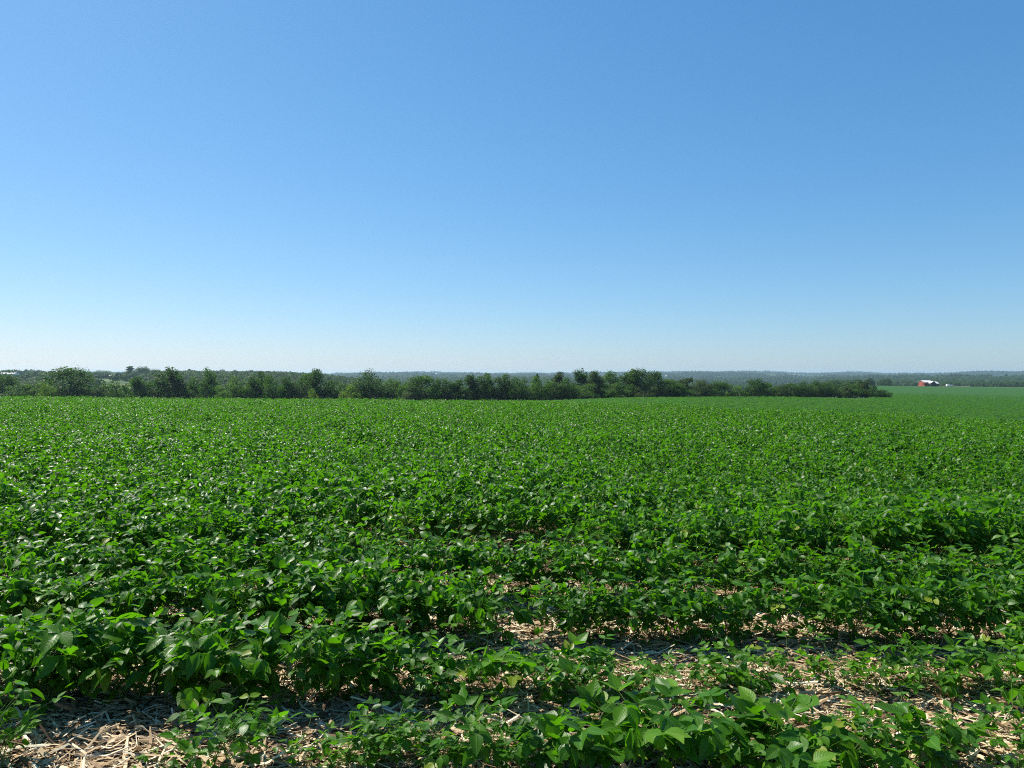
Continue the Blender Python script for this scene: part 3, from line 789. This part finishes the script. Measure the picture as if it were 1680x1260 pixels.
# ------------------------------------------------------------------ farm buildings
M_RED = simple_mat('red_boards', (.27, .058, .042), (.34, .085, .062), 1.5, .8, .1, stretch=(6, 6, .3))
M_TIN = simple_mat('tin_roof', (.42, .42, .42), (.62, .62, .61), .6, .45, 0, .5)
M_WHITE = simple_mat('white_paint', (.70, .70, .68), (.82, .82, .80), .8, .6)
M_DARK = simple_mat('dark_parts_and_shade', (.012, .011, .010), (.03, .028, .025), 1, .9)  # near black windows, doors, wheels; also paints shade on barn wing and shed
M_GREYW = simple_mat('weathered_boards', (.20, .18, .15), (.30, .28, .25), 2, .85, stretch=(5, 5, .4))
def gable(root, w, l, eave, ridge, axis, wm, rm, ox=0, oy=0, over=.35):
    """gabled block centred at ox, oy; ridge along axis ('x' or 'y'); l along ridge, w across"""
    def T(a, b, z): return (ox+a, oy+b, z) if axis == 'x' else (ox+b, oy+a, z)
    m = MB(); L2, W2 = l/2, w/2
    m.add([T(-L2,-W2,-.6),T(L2,-W2,-.6),T(L2,W2,-.6),T(-L2,W2,-.6),T(-L2,-W2,eave),T(L2,-W2,eave),T(L2,W2,eave),T(-L2,W2,eave),T(-L2,0,ridge),T(L2,0,ridge)],
          [[0,1,5,4],[2,3,7,6],[1,2,6,9,5],[3,0,4,8,7],[0,3,2,1]])
    me = m.mesh('wall', wm); obj('wall', me, root)
    r = MB(); sl = (ridge-eave)/W2; th = .15
    for sg in (-1, 1):
        y1 = sg*(W2+over); z1 = eave-over*sl
        a = [T(-L2-over,0,ridge+.02),T(L2+over,0,ridge+.02),T(L2+over,y1,z1+.02),T(-L2-over,y1,z1+.02)]
        b = [(p[0],p[1],p[2]+th) for p in a]
        r.add(a+b, [[0,1,2,3],[7,6,5,4],[0,4,5,1],[1,5,6,2],[2,6,7,3],[3,7,4,0]])
    rf = obj('roof', r.mesh('roof', rm), root)
    return rf
def panel(root, name, mat, x0, x1, y0, y1, z0, z1):
    m = MB(); m.box(x0, x1, y0, y1, z0, z1); return obj(name, m.mesh(name, mat), root)
# red barn
D = 600.; bx = px2x(1511, D)
barn = empty('barn', (bx, D, float(ground(bx, D))))
tag(barn, 'red barn with a bright tin roof alone on the far right field', 'barn')
gable(barn, 9.5, 7.0, 3.2, 4.7, 'x', M_RED, M_TIN, 3.7, 0)
panel(barn, 'door', M_RED, -.07, -.003, -1.5, 1.8, -.2, 2.6)
panel(barn, 'window', M_DARK, -.06, -.003, 3.2, 4.2, 1.4, 2.4)
panel(barn, 'window', M_DARK, -.06, -.003, -4.4, -3.4, 1.4, 2.4)
wing = gable(barn, 4.2, 4.0, 2.6, 4.0, 'y', M_DARK, M_TIN, 5.3, -6.7)  # wing walls coloured near black to paint in their shade
shed = empty('open_shed', (bx+10.1, D, float(ground(bx+10.1, D))))
tag(shed, 'open fronted dark shed joined on the right of the red barn', 'shed')
gable(shed, 9, 4.8, 2.3, 3.7, 'x', M_GREYW, M_TIN, 0, 0)
panel(shed, 'opening', M_DARK, -2.1, 2.1, -4.56, -4.503, -.3, 2.2)  # flat dark sheet on the wall, painted as the shade inside the shed
hut = empty('grey_hut', (px2x(1533, D), D-3, float(ground(px2x(1533, D), D))))
tag(hut, 'small grey hut at the right end of the barnyard', 'hut')
gable(hut, 2.6, 3.0, 1.9, 2.7, 'x', M_GREYW, M_GREYW)
panel(hut, 'door', M_DARK, -.4, .5, -1.35, -1.303, -.2, 1.6)
# white van parked on the track
vx = px2x(1557.5, D-8)
van = empty('white_van', (vx, D-8, float(ground(vx, D-8)))); tag(van, 'tiny white van parked on the pale track right of the barn', 'van')
m = MB()
m.add([(-2.3,-.9,.35),(2.3,-.9,.35),(2.3,.9,.35),(-2.3,.9,.35),(-2.3,-.85,1.95),(1.1,-.85,1.95),(1.1,.85,1.95),(-2.3,.85,1.95),(2.3,-.88,1.05),(2.3,.88,1.05),(1.75,-.87,1.15),(1.75,.87,1.15)],
      [[0,1,8,10,5,4],[3,7,6,11,9,2],[4,5,6,7],[5,10,11,6],[10,8,9,11],[8,1,2,9],[0,4,7,3],[0,3,2,1]])
obj('body', m.mesh('van_body', M_WHITE), van)
for wx in (-1.5, 1.5):
    for wy in (-.9, .9):
        m = MB(); m.tube([(wx, wy-.1, .34), (wx, wy+.1, .34)], [.34, .34], 14); obj('wheel', m.mesh('wheel', M_DARK), van)
m = MB(); m.box(.2, 1.2, -.893, -.872, 1.2, 1.75); obj('window', m.mesh('window', M_DARK), van)
# pale track
M_TRACK = simple_mat('gravel_track', (.20, .21, .13), (.28, .28, .19), .5, .9)
pts = []
for px in range(1536, 1596, 4):
    for k2, dd2 in enumerate((D-3, D-14)):
        xx = px2x(px, dd2); pts.append((xx, dd2, float(ground(xx, dd2))+.25))
fs = [[2*i, 2*i+1, 2*i+3, 2*i+2] for i in range(len(pts)//2-1)]
tr = obj('farm_track', mesh_np('farm_track', np.array(pts), fs, M_TRACK)); tag(tr, 'pale gravel track running right from the barnyard', 'track', kind='structure')
# white sheds far left
def long_shed(px, D, row, lpx, label, h=3.2, wm=M_WHITE):
    xx = px2x(px, D); z = EYE-(row-HZ)/F*D
    e = empty('farm_shed', (xx, D, z)); l = lpx/F*D
    tag(e, label, 'shed', 'white sheds of the far left farm')
    e.scale = (1, 1, .55); gable(e, 9, l, h, h+1.6, 'x', wm, M_TIN)
    for q in np.linspace(-l*.35, l*.35, 3): panel(e, 'door', M_GREYW, q-1, q+1, -4.56, -4.503, 0, 2.4)
long_shed(199, 745, 618, 26, 'long low white shed below the ragged far conifer', 2.6)
long_shed(186, 735, 618.3, 6, 'short white shed at the left end of the long low one', 2.4)
long_shed(12, 790, 615, 30, 'long pale roofed shed on the skyline at the left edge', 2.6)
# white farmhouses on the far hills
def house(px, row, D, label):
    xx = px2x(px, D); z = EYE-(row-HZ)/F*D
    e = empty('farmhouse', (xx, D, max(z, float(ground(xx, D))))); tag(e, label, 'farmhouse', 'white farmhouses on the far hills')
    e.scale = (.6, .6, .6); gable(e, 9, 12, 5.5, 9, 'x', M_WHITE, M_TIN)
    for q in (-3.5, 0, 3.5): panel(e, 'window', M_DARK, q-.6, q+.6, -4.56, -4.503, 2.6, 4.2)
house(1586, 619, 2300, 'tiny white farmhouse on the wooded far hill right of the barn')
house(1093, 617.5, 3000, 'tiny white farmhouse on the far hill right of the tallest clump')
house(716, 614.5, 3000, 'tiny white farmhouse on the far hill above the middle trees')

# ------------------------------------------------------------------ haze
hz = MB(); hz.box(-8600, 8600, -8600, 8600, -62, 42)
m, nt, out = new_mat('haze'); vol = nd(nt, 'ShaderNodeVolumePrincipled')
vol.inputs['Color'].default_value = (.50, .70, .90, 1); vol.inputs['Density'].default_value = .0001
vol.inputs['Anisotropy'].default_value = .3
nt.links.new(vol.outputs[0], out.inputs['Volume'])
haze = obj('haze', hz.mesh('haze', m)); tag(haze, 'thin blue summer haze over the far hills', 'haze', kind='stuff')

# ------------------------------------------------------------------ light, sky, camera
AZ = math.radians(51); EL = math.radians(50)
S = Vector((-math.sin(AZ)*math.cos(EL), math.cos(AZ)*math.cos(EL), math.sin(EL)))
ld = bpy.data.lights.new('sun', 'SUN'); ld.energy = 5.0; ld.angle = math.radians(.53); ld.color = (1, .94, .83)
sun = link(bpy.data.objects.new('sun', ld)); sun.rotation_euler = S.to_track_quat('Z', 'Y').to_euler(); sun.location = (-60, 30, 80)
w = bpy.data.worlds.new('World'); SC.world = w; w.use_nodes = True
nt = w.node_tree; bg = nt.nodes['Background']
sky = nt.nodes.new('ShaderNodeTexSky'); sky.sky_type = 'NISHITA'; sky.sun_disc = False
sky.sun_elevation = EL; sky.sun_rotation = -AZ; sky.altitude = 0; sky.air_density = 1.0; sky.dust_density = .3; sky.ozone_density = 2.5
sep = nt.nodes.new('ShaderNodeSeparateColor'); com = nt.nodes.new('ShaderNodeCombineColor')   # clear summer air: grade of the physical sky
nt.links.new(sky.outputs[0], sep.inputs[0])
for ch, (pw, gn) in enumerate(((1.12, .86), (.80, .945), (.65, 1.13))):
    v = math_(nt, 'POWER', math_(nt, 'MULTIPLY', sep.outputs[ch], .1), pw)
    nt.links.new(math_(nt, 'MULTIPLY', v, gn/1.866/.0758), com.inputs[ch])
nt.links.new(com.outputs[0], bg.inputs[0]); bg.inputs[1].default_value = .0758

cd = bpy.data.cameras.new('camera'); cam = link(bpy.data.objects.new('camera', cd))
cd.sensor_width = 36; cd.lens = 36*F/1680; cd.clip_start = .05; cd.clip_end = 30000
cam.location = (0, 0, EYE); cam.rotation_euler = (PI/2-math.atan((630-HZ)/F), 0, 0)
SC.camera = cam
SC.view_settings.view_transform = 'Standard'; SC.view_settings.look = 'None'; SC.view_settings.exposure = .9; SC.view_settings.gamma = 1
SC.cycles.filter_width = 1.1; SC.cycles.volume_bounces = 1; SC.cycles.max_bounces = 8; SC.cycles.use_denoising = False
